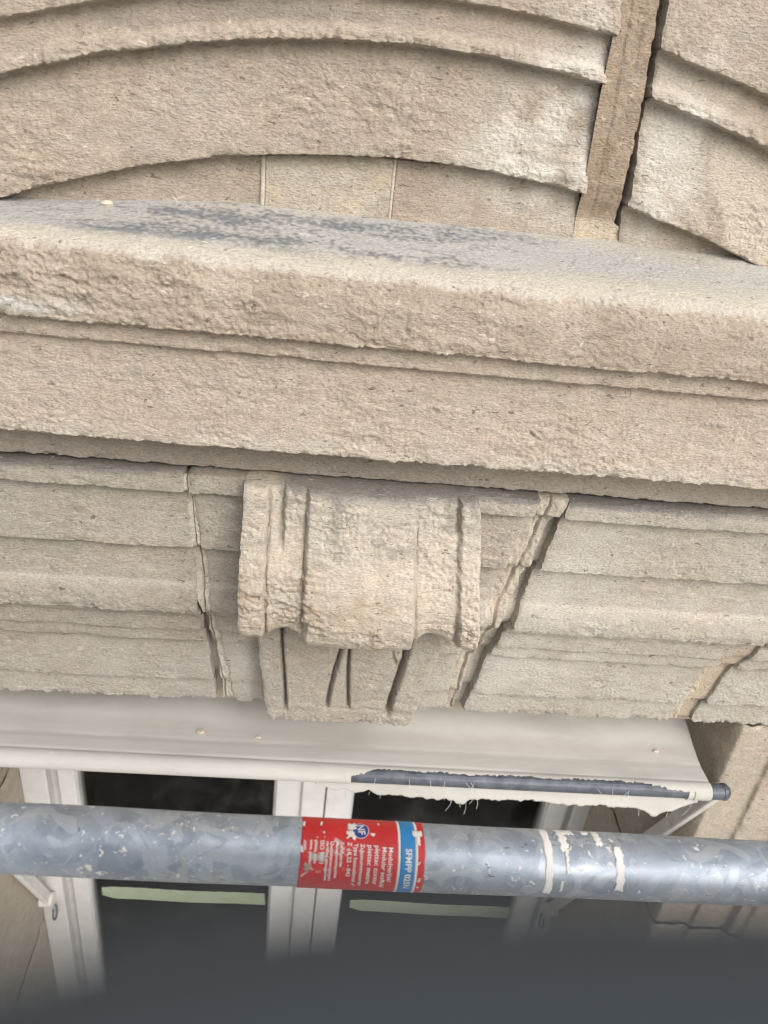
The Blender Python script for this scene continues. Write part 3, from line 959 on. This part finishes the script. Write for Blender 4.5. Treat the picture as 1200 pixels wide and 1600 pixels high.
# cloth: from the roller under the lintel forward and down to the bar, then round the bar as a hem
path = [(1.000, -0.735), (0.950, -0.762), (0.900, -0.788), (0.860, -0.806), (0.820, -0.820), (0.790, -0.8275), (0.7605, -0.8275)]
ns = 60
pa = np.array(path)
ss = np.r_[0, np.cumsum(np.hypot(*np.diff(pa, axis=0).T))]
si = np.linspace(0, ss[-1], ns)
cy, czz = np.interp(si, ss, pa[:, 0]), np.interp(si, ss, pa[:, 1])
hang = [(BY + (BR + 0.002) * math.cos(a), BZ + (BR + 0.002) * math.sin(a)) for a in np.linspace(math.radians(62), math.radians(250), HN)]
tail = [(BY + 0.001, BZ - BR - 0.008), (BY + 0.004, BZ - BR - 0.016)]
xs = np.linspace(AXL, AXR, 560)


def torn_edge(x):
    """how far round the bar the hem still reaches: whole on the left, ripped open on the right"""
    return x > 0.078


rows_y = list(cy) + [h[0] for h in hang]
rows_z = list(czz) + [h[1] for h in hang]
Yg = np.repeat(np.array(rows_y)[:, None], len(xs), 1)
Zg = np.repeat(np.array(rows_z)[:, None], len(xs), 1)
Xg = np.repeat(xs[None], len(rows_y), 0)
P = np.stack([Xg, Yg, Zg], -1)
free = np.r_[np.linspace(0, 1, ns) * np.linspace(1, 0.25, ns) * 2.2, np.full(HN, 0.12)]
P[..., 2] += free[:, None] * (0.0035 * pn(P, 4, 9, 9, off=160) + 0.0012 * pn(P, 14, 16, 16, off=161))
P[..., 2] += 0.0012 * np.exp(-((np.array(rows_y) - 0.792) / 0.003) ** 2)[:, None] * (np.arange(len(rows_y)) < ns)[:, None]
P[..., 2] += TILT(P[..., 0]) * np.r_[np.linspace(0, 1, ns), np.ones(HN)][:, None]
# per column, where the tear starts on the hem (row index)
nseed = np.stack([xs, xs * 0, xs * 0], -1)
tear_row = np.where(xs > 0.078, ns + 17 + 12 * pn(nseed, 12, off=163) + 6 * pn(nseed, 60, off=165) + 7 * pn(nseed, 260, off=164) + 22 * sstep(0.12, 0.078, xs) + 20 * sstep(0.48, 0.58, xs), 999)
tear_row = np.where(xs > 0.585, 999, tear_row)
idx = np.arange(P.shape[0] * P.shape[1]).reshape(P.shape[:2])
faces = []
for j in range(len(xs) - 1):
    lim = min(tear_row[j], P.shape[0] - 1)
    for i in range(P.shape[0] - 1):
        if i < lim:
            faces.append((int(idx[i, j]), int(idx[i + 1, j]), int(idx[i + 1, j + 1]), int(idx[i, j + 1])))
cloth = mesh_obj('cloth', P.reshape(-1, 3), faces, M_CLOTH, awning, True)
sol = cloth.modifiers.new('thickness', 'SOLIDIFY'); sol.thickness = 0.0007
CV = np.array([v.co for v in cloth.data.vertices])[: ns * len(xs)]


def cloth_z(x, y):
    return float(CV[np.argmin((CV[:, 0] - x) ** 2 + (CV[:, 1] - y) ** 2), 2]) + 0.0002


# loose lower flap of the ripped hem, hanging behind and below the bar
xf = np.linspace(0.030, 0.603, 240)
fs = np.stack([xf, xf * 0, xf * 0], -1)
rows = 12
drop = 0.010 + 0.008 * sstep(0.10, 0.2, xf) + 0.010 * pn(fs, 9, off=170) + 0.007 * pn(fs, 60, off=171) + 0.006 * pn(fs, 160, off=172) + 0.014 * np.exp(-((xf - 0.545) / 0.012) ** 2) + 0.010 * np.exp(-((xf - 0.245) / 0.01) ** 2)
drop = drop * sstep(0.605, 0.56, xf) * sstep(0.03, 0.06, xf) + 0.004
P = np.zeros((rows, len(xf), 3))
for i in range(rows):
    t = i / (rows - 1)
    P[i, :, 0] = xf
    P[i, :, 1] = BY + 0.001 - 0.003 * t + 0.003 * pn(fs, 20, off=173) * t
    P[i, :, 2] = BZ + TILT(xf) - 0.0128 - t * (0.006 + drop)
fl = grid_obj('hem_flap', P, M_CLOTH, awning)
sol = fl.modifiers.new('thickness', 'SOLIDIFY'); sol.thickness = 0.0007
# loose threads
tv, tf = [], []
for i in range(34):
    x = random.choice([random.uniform(0.09, 0.60), random.gauss(0.245, 0.02), random.gauss(0.53, 0.03), random.uniform(0.07, 0.12)])
    L = random.uniform(0.012, 0.03) * (1.6 if abs(x - 0.245) < 0.02 else 1)
    up = random.random() < 0.4
    p = Vector((x, BY - 0.011 if up else BY + 0.004, (BZ + 0.006 if up else BZ - 0.032) + TILT(x)))
    pts = [p.copy()]
    d = Vector((random.uniform(-0.9, 0.9), -0.4 if up else random.uniform(-0.3, 0.1), -1.0)).normalized()
    for k in range(6):
        d = (d + Vector((random.uniform(-0.4, 0.4), random.uniform(-0.15, 0.15), random.uniform(-0.35, 0.2)))).normalized()
        p = p + d * L / 6
        pts.append(p.copy())
    v, f_ = tube_geo(pts, 0.00035, 4)
    o = len(tv)
    tv += v
    tf += [tuple(q + o for q in g) for g in f_]
thr = mesh_obj('threads', tv, tf, M_CLOTH, awning)
thr['kind'] = 'stuff'
v, f_ = tube_geo([(-0.545, BY, BZ + TILT(-0.545)), (0.05, BY, BZ + TILT(0.05)), (0.636, BY, BZ + TILT(0.636))], BR, 20)
bar = mesh_obj('bar', v, f_, M_ZINC, awning)
v, f_ = tube_geo([(0.5775, BY, BZ), (0.588, BY, BZ)], BR + 0.0012, 20)
mesh_obj('band', v, f_, M_CLOTH, bar)
v, f_ = tube_geo([(0.596, BY, BZ), (0.604, BY, BZ)], BR + 0.0010, 20)
mesh_obj('band', v, f_, M_CLOTH, bar)
v, f_ = tube_geo([(0.634, BY, BZ), (0.639, BY, BZ), (0.644, BY, BZ)], [0.0125, 0.013, 0.009], 16)
mesh_obj('end_cap', v, f_, M_ZINC, bar)
v, f_ = tube_geo([(-0.54, 1.02, -0.745), (0.62, 1.02, -0.745)], 0.022, 16)
mesh_obj('roller', v, f_, M_CLOTH, awning)


def arm(x, sgn):
    a = Vector((x, BY + 0.004, BZ - 0.002 + TILT(x))); b = Vector((x - sgn * 0.004, 1.083, -1.628))
    t = (b - a).normalized()
    nrm = Vector((1, 0, 0)).cross(t).normalized()
    v = []
    for p in (a, b):
        for sx, sn in ((-1, -1), (1, -1), (1, 1), (-1, 1)):
            v.append(p + Vector((sx * 0.006, 0, 0)) + nrm * sn * 0.0125)
    ao = mesh_obj('arm', v, [(3, 2, 1, 0), (4, 5, 6, 7), (0, 1, 5, 4), (1, 2, 6, 5), (2, 3, 7, 6), (3, 0, 4, 7)], M_ARM, awning)
    bm = ao.modifiers.new('soft', 'BEVEL'); bm.width = 0.003; bm.segments = 2
    c = b
    v, f_ = tube_geo([c + Vector((sgn * -0.012, 0, 0)), c + Vector((sgn * 0.016, 0, 0))], 0.016, 14)
    mesh_obj('pivot', v, f_, M_ARM, ao)
    pts = [c + Vector((-sgn * 0.012, -0.004, -0.012)) + Vector((0, -0.012 * math.sin(w), 0.02 * math.cos(w) - 0.03)) for w in np.linspace(0.3, 5.6, 12)]
    v, f_ = tube_geo(pts, 0.0022, 6)
    mesh_obj('spring_hook', v, f_, M_ZINC, ao)
    return ao


arm(0.629, 1)
arm(-0.530, -1)


# fallen stone chips lying on cloth and ledge
def chip(loc, s, label):
    rng = random.Random(int(abs(loc[0]) * 1e4))
    v = []
    for zz, rr in ((0, 0.7), (0.35, 1.0), (0.7, 0.6)):
        for k in range(7):
            a = 2 * math.pi * k / 7
            q = rr * rng.uniform(0.75, 1.2)
            v.append((loc[0] + s * q * math.cos(a), loc[1] + 0.6 * s * q * math.sin(a), loc[2] + s * (zz + rng.uniform(-.06, .06))))
    f_ = [tuple(range(6, -1, -1)), tuple(range(14, 21))]
    for r_ in range(2):
        for k in range(7):
            f_.append((r_ * 7 + k, r_ * 7 + (k + 1) % 7, (r_ + 1) * 7 + (k + 1) % 7, (r_ + 1) * 7 + k))
    return tag(mesh_obj('stone_chip', v, f_, M_CHIP), label, 'stone chip', 'fallen stone chips')


M_CHIP = plain_mat('chip_stone', (0.62, 0.55, 0.45), 0.9, var=0.15, scale=200, bump=0.4)
chip((-0.138, 0.800, cloth_z(-0.138, 0.800)), 0.0065, 'largest pale stone chip lying on the left half of the awning cloth')
chip((-0.055, 0.797, cloth_z(-0.055, 0.797)), 0.0045, 'small pale stone chip on the awning cloth left of the keystone foot')
chip((0.548, 0.808, cloth_z(0.548, 0.808)), 0.0045, 'small pale stone chip near the right end of the awning cloth')
chip((-0.2085, 0.755, -0.1085), 0.0065, 'small pale stone chip on the ledge at the left foot of the curved pediment')

# ------------------------------------------------------------------ scaffold tube
def zinc_mat():
    mt, nt, b = new_mat('galvanised_steel')
    geo = nd(nt, 'ShaderNodeNewGeometry')
    p = geo.outputs['Position']
    vo = nd(nt, 'ShaderNodeTexVoronoi', i_Scale=75.0)
    nt.links.new(p, vo.inputs['Vector'])
    sp = nd(nt, 'ShaderNodeSeparateColor'); nt.links.new(vo.outputs['Color'], sp.inputs[0])
    n1 = noise(nt, p, 30, 6, 0.65, 0.8)
    c = ramp(nt, n1, [(0.25, (0.26, 0.32, 0.40)), (0.5, (0.37, 0.43, 0.51)), (0.75, (0.50, 0.56, 0.63))])
    c = mixc(nt, 1.0, c, ramp(nt, sp.outputs[0], [(0.0, 0.86), (1.0, 1.12)]), 'MULTIPLY')
    # pale worn patches
    n2 = noise(nt, p, 34, 3, 0.5, 1.5)
    c = mixc(nt, ramp(nt, n2, [(0.56, 0.0), (0.572, 0.5)]), c, (0.55, 0.60, 0.65))
    # brown-grey grime and old glue
    n3 = noise(nt, p, 16, 6, 0.7, 0.5)
    c = mixc(nt, ramp(nt, n3, [(0.60, 0.0), (0.70, 0.5)]), c, (0.33, 0.31, 0.27))
    # dark scratches along the tube
    mp = nd(nt, 'ShaderNodeMapping'); mp.inputs['Scale'].default_value = (0.3, 1, 1)
    nt.links.new(p, mp.inputs[0])
    n5 = noise(nt, mp.outputs[0], 190, 4, 0.6, 0.6)
    c = mixc(nt, ramp(nt, n5, [(0.29, 0.85), (0.34, 0.0)]), c, (0.07, 0.075, 0.085))
    # spatters of white paint
    n4 = noise(nt, p, 230, 2, 0.45, 0.9)
    n6 = noise(nt, p, 24, 3, 0.6)
    mu = nd(nt, 'ShaderNodeMath', operation='MULTIPLY_ADD'); mu.inputs[1].default_value = 0.30
    nt.links.new(n6, mu.inputs[0]); nt.links.new(n4, mu.inputs[2])
    pm = ramp(nt, mu.outputs[0], [(0.832, 0.0), (0.844, 1.0)])
    c = mixc(nt, pm, c, (0.78, 0.78, 0.76))
    nt.links.new(c, b.inputs['Base Color'])
    me = nd(nt, 'ShaderNodeMath', operation='MULTIPLY_ADD'); me.inputs[1].default_value = -0.45; me.inputs[2].default_value = 0.45
    nt.links.new(pm, me.inputs[0]); nt.links.new(me.outputs[0], b.inputs['Metallic'])
    nt.links.new(ramp(nt, n1, [(0.3, 0.52), (0.7, 0.42)]), b.inputs['Roughness'])
    bp = nd(nt, 'ShaderNodeBump', i_Strength=0.18, i_Distance=0.001)
    nt.links.new(noise(nt, p, 110, 5, 0.6), bp.inputs['Height']); nt.links.new(bp.outputs[0], b.inputs['Normal'])
    return mt


M_TUBE = zinc_mat()
TR = 0.02415
TA, TB = Vector((-0.2064, 0.376, -0.4945)), Vector((0.363, 0.376, -0.5106))
TD = (TB - TA).normalized()
E1 = Vector((0, -0.376, 0.503)); E1 = (E1 - TD * E1.dot(TD)).normalized()     # faces the viewer
E2 = TD.cross(E1).normalized()
if E2.y > 0:
    E2 = -E2                                                                     # downwards over the visible face
TO = TA - TD * ((TA.x - 0.0) / TD.x)                                             # axis point at x = 0


def on_tube(a, th, r=0.0):
    return TO + TD * a + (E1 * math.cos(th) + E2 * math.sin(th)) * (TR + r)


tube = empty('scaffold_tube', TO, 'galvanised grey scaffold tube with a red sticker running in front of the window', 'scaffold tube')
aa = np.linspace(-1.5, 1.6, 320)
v, f_ = [], []
SEG = 56
for i, a in enumerate(aa):
    for k in range(SEG):
        v.append(on_tube(a, 2 * math.pi * k / SEG, 0.00025 * math.sin(a * 31 + k * 0.3)))
for i in range(len(aa) - 1):
    for k in range(SEG):
        k2 = (k + 1) % SEG
        f_.append((i * SEG + k, i * SEG + k2, (i + 1) * SEG + k2, (i + 1) * SEG + k))
body = mesh_obj('tube_body', v, f_, M_TUBE, tube, True)
# open tube ends: an inner wall
vi, fi = [], []
for a in (-1.5, 1.6):
    for rr in (0.0, -0.0032):
        vi += [on_tube(a, 2 * math.pi * k / SEG, rr) for k in range(SEG)]
for e in (0, 2):
    for k in range(SEG):
        k2 = (k + 1) % SEG
        fi.append((e * SEG + k, e * SEG + k2, (e + 1) * SEG + k2, (e + 1) * SEG + k))
for k in range(SEG):
    k2 = (k + 1) % SEG
    fi.append((SEG + k, SEG + k2, 3 * SEG + k2, 3 * SEG + k))
mesh_obj('tube_bore', vi, fi, M_TUBE, tube)


def sticker_mat(name, c, wear=1.0):
    mt, nt, b = new_mat(name)
    geo = nd(nt, 'ShaderNodeNewGeometry')
    p = geo.outputs['Position']
    n0 = noise(nt, p, 60, 4, 0.6)
    base = ramp(nt, n0, [(0.3, tuple(x * 0.85 for x in c)), (0.7, tuple(min(1, x * 1.1) for x in c))])
    n1 = noise(nt, p, 150, 4, 0.6, 1.0)
    n2 = noise(nt, p, 28, 3, 0.6)
    mu = nd(nt, 'ShaderNodeMath', operation='MULTIPLY_ADD'); mu.inputs[1].default_value = 0.5
    nt.links.new(n2, mu.inputs[0]); nt.links.new(n1, mu.inputs[2])
    cc = mixc(nt, ramp(nt, mu.outputs[0], [(0.90, 0.0), (0.95, 0.8 * wear)]), base, (0.72, 0.68, 0.64))
    nt.links.new(cc, b.inputs['Base Color'])
    b.inputs['Roughness'].default_value = 0.42
    return mt


M_RED = sticker_mat('red_vinyl', (0.60, 0.018, 0.022))
M_BLUE = sticker_mat('blue_vinyl', (0.015, 0.24, 0.58), 0.5)
M_NAVY = sticker_mat('navy_print', (0.02, 0.045, 0.28), 0.2)
M_WHITE = plain_mat('white_print', (0.80, 0.79, 0.77), 0.5, var=0.06, scale=80)
M_BRIGHT = plain_mat('white_tape', (0.86, 0.86, 0.85), 0.5, var=0.04, scale=80)
M_RESIDUE = plain_mat('worn_sticker', (0.44, 0.36, 0.30), 0.7, var=0.3, scale=150)


def arc_patch(name, a0, a1, t0, t1, r, mat, parent, rag=0.0, seed=0, th=0.00012):
    """a film wrapped on the tube from axial a0..a1 and angle t0..t1 (degrees), with ragged edges if wanted"""
    rng = random.Random(seed)
    na, ntt = max(2, int((a1 - a0) / 0.0012)), max(3, int(abs(t1 - t0) / 2.5))
    ph = [rng.uniform(0, 6.28) for _ in range(8)]

    def wob(q, k):
        return rag * (0.55 * math.sin(q * 23 + ph[k]) + 0.3 * math.sin(q * 61 + ph[k + 1]) + 0.25 * math.sin(q * 137 + ph[k + 2]))
    v, f_ = [], []
    for i in range(ntt + 1):
        s = i / ntt
        l, rr = a0 + wob(s, 0), a1 + wob(s, 3)
        for j in range(na + 1):
            q = j / na
            t = math.radians(t0 + (t1 - t0) * s + (wob(q, 5) / TR * 57.3 * 1.5 if i in (0, ntt) else 0))
            v.append(on_tube(l + (rr - l) * q, t, r))
    w_ = na + 1
    for i in range(ntt):
        for j in range(na):
            f_.append((i * w_ + j, (i + 1) * w_ + j, (i + 1) * w_ + j + 1, i * w_ + j + 1))
    o = mesh_obj(name, v, f_, mat, parent, True)
    sm = o.modifiers.new('thickness', 'SOLIDIFY'); sm.thickness = th; sm.offset = -1
    return o


S0, S1 = 0.0078, 0.1000
SW = S1 - S0
sticker = arc_patch('sticker', S0, S1, -112, 112, 0.00032, M_RED, tube, 0.0003, 3)
arc_patch('white_line', S0 + SW * 0.780, S0 + SW * 0.800, -111, 111, 0.00045, M_WHITE, sticker, 0.0001, 4)
arc_patch('blue_band', S0 + SW * 0.8005, S0 + SW * 0.920, -111, 111, 0.00047, M_BLUE, sticker, 0.0, 5)
arc_patch('white_line', S0 + SW * 0.9205, S0 + SW * 0.942, -111, 111, 0.00045, M_WHITE, sticker, 0.0001, 6)
for i, (q0, q1, t0, t1) in enumerate(((0.905, 0.985, -46, -34), (0.925, 0.962, -34, -18), (0.945, 0.958, 8, 13), (0.95, 0.975, 34, 42), (0.955, 0.968, 55, 60), (0.0, 0.022, -56, -44), (0.0, 0.016, -8, 2),
                                      (0.555, 0.59, -36, -31), (0.15, 0.165, -60, -50), (0.62, 0.635, -62, -58), (0.17, 0.185, -36, -33))):
    arc_patch('torn_patch', S0 + SW * q0, S0 + SW * q1, t0, t1, 0.00058, M_WHITE, sticker, 0.0007, 20 + i)
for i, (q0, q1, t0, t1) in enumerate(((0.06, 0.20, 2, 14), (0.03, 0.10, 18, 30))):
    arc_patch('worn_patch', S0 + SW * q0, S0 + SW * q1, t0, t1, 0.00050, M_RESIDUE, sticker, 0.0016, 40 + i)


def wrap_text(name, body_, a_base, t_start, size, mat, parent, r=0.00062, bold=0.0, stretch=1.0, spin=0.0):
    """print on the tube: the text runs down round the tube, its letters' tops to the right"""
    cu = bpy.data.curves.new('t', 'FONT')
    cu.body = body_
    cu.size = size
    cu.offset = bold
    cu.resolution_u = 3
    o = bpy.data.objects.new('t', cu)
    col.objects.link(o)
    dg = bpy.context.evaluated_depsgraph_get()
    me = bpy.data.meshes.new_from_object(o.evaluated_get(dg))
    bpy.data.objects.remove(o)
    cs, sn = math.cos(spin), math.sin(spin)
    for vt in me.vertices:
        tx, ty = vt.co.x * stretch, vt.co.y
        tx, ty = tx * cs - ty * sn, tx * sn + ty * cs
        vt.co = on_tube(a_base + ty, math.radians(t_start) + tx / TR, r)
    me.materials.clear()
    me.materials.append(mat)
    me.name = name
    ob = bpy.data.objects.new(name, me)
    col.objects.link(ob)
    return child_of(ob, parent)


PX = SW / 877.0        # sticker length over its measured pixel length


def ax(zoom_x):
    return S0 + (zoom_x - 128) * PX


for txt, bx, t0, size in (('Modulger\u00fcst/', 746, -13, 0.0046), ('Modular scaffold', 700, -13, 0.0046), ('plettac contur', 648, -15, 0.0050), ('plettac metrix', 597, -15, 0.0050),
                          ('Zulassungsnummer', 546, -16, 0.0040), ("Type homologu\u00e9 n\u00b0", 500, -16, 0.0040), ('Z - 8.22 - 843', 455, -18, 0.0042), ('Zertifiziertes', 404, -18, 0.0032),
                          ('Managementsystem', 372, -18, 0.0032), ('Qualit\u00e4tsmanagement', 334, -18, 0.0032), ('certified management', 304, -18, 0.0032), ('ISO 9001', 262, -19, 0.0042), ('plettac assco', 224, -19, 0.0030),
                          ('www. plettac', 190, -19, 0.0030), ('.com', 146, -19, 0.0036)):
    wrap_text('sticker_text', txt, ax(bx), t0, size, M_WHITE, sticker, bold=0.00008)
wrap_text('sticker_text', 'SFMPP 025N', ax(868), -12, 0.0064, M_WHITE, sticker, r=0.0007, bold=0.00016, stretch=0.90)
# round emblem with its two letters
emb = []
ef = []
ca, ct = ax(545), math.radians(-41)
for k in range(32):
    w_ = 2 * math.pi * k / 32
    emb.append(on_tube(ca + 0.0058 * math.cos(w_), ct + 0.0064 * math.sin(w_) / TR, 0.00068))
emb.append(on_tube(ca, ct, 0.00072))
ef = [(k, (k + 1) % 32, 32) for k in range(32)]
ring_v = [on_tube(ca + 0.0063 * math.cos(2 * math.pi * k / 32), ct + 0.0069 * math.sin(2 * math.pi * k / 32) / TR, 0.00062) for k in range(32)] + [on_tube(ca, ct, 0.00064)]
mesh_obj('emblem_ring', ring_v, ef, M_WHITE, sticker)
mesh_obj('emblem', emb, ef, M_NAVY, sticker)
wrap_text('emblem_letters', 'NF', ca - 0.0028, -41 - 11.5, 0.0078, M_WHITE, sticker, r=0.00082, bold=0.00012, stretch=0.95, spin=0.12)
arc_patch('torn_patch', ca - 0.0098, ca - 0.0035, -56, -40, 0.0009, M_WHITE, sticker, 0.0012, 71)
arc_patch('torn_patch', ca - 0.0105, ca - 0.0045, -38, -24, 0.0009, M_WHITE, sticker, 0.0014, 72)
# torn rings of white tape and paint further right
for i, (a0, a1, t0, t1, rg) in enumerate(((0.1925, 0.1985, -74, 58, 0.0007), (0.2055, 0.2120, -76, -20, 0.0016), (0.2085, 0.2110, -22, 18, 0.0007), (0.2120, 0.2195, -76, -58, 0.0016), (0.2275, 0.2330, -76, -62, 0.0012),
                                          (0.2350, 0.2405, -76, -36, 0.0013), (0.2050, 0.2070, 30, 52, 0.0006), (0.2480, 0.2545, -34, 44, 0.0010))):
    arc_patch('tape_remnant', a0, a1, t0, t1, 0.0004, M_BRIGHT, tube, rg, 80 + i)

# ------------------------------------------------------------------ dark cloth over a rail right below the lens, far out of focus
M_DARK = plain_mat('dark_grey_cloth', (0.038, 0.050, 0.064), 0.8, var=0.12, scale=30, bump=0.2, spec=0.3)
xs = np.concatenate([np.linspace(-0.24, -0.12, 8), np.linspace(-0.11, 0.14, 60), np.linspace(0.15, 0.30, 8)])
ang = np.linspace(math.radians(-60), math.radians(240), 60)
rowsP = []
for x in xs:
    rc = 0.0128
    k = 0.32 * np.interp(x / 0.32, [-0.12, -0.060, -0.040, -0.030, -0.022, -0.001, 0.022, 0.05, 0.2], [-0.031, -0.0135, -0.0035, 0.0028, 0.0068, 0.0108, 0.0122, 0.0126, 0.013])
    cyc, czc = k, -0.0275 + 0.0002 * math.sin(x * 60)
    ring = []
    # hanging front, over the top, hanging back
    ring += [(x, cyc + rc + 0.012 + 0.006 * math.sin(x * 25 + 1), -0.40), (x, cyc + rc + 0.004 * math.sin(x * 18), -0.25), (x, cyc + rc, -0.12)]
    for a in np.linspace(0, math.pi, 40):
        ring.append((x, cyc + rc * math.cos(a), czc + rc * math.sin(a)))
    ring += [(x, cyc - rc, -0.12), (x, cyc - rc - 0.004 * math.sin(x * 21), -0.25), (x, cyc - rc - 0.012, -0.40)]
    rowsP.append(ring)
P = np.array(rowsP).transpose(1, 0, 2)
cl = grid_obj('dark_cloth', P, M_DARK)
sm = cl.modifiers.new('thickness', 'SOLIDIFY'); sm.thickness = 0.0015
tag(cl, 'blurred dark grey cloth close to the lens along the bottom edge', 'cloth')
v, f_ = tube_geo([(-1.6, -0.002, -0.0280), (0.0, 0.001, -0.0280), (1.7, 0.004, -0.0280)], 0.0095, 20)
mesh_obj('rail', v, f_, M_ZINC, cl)
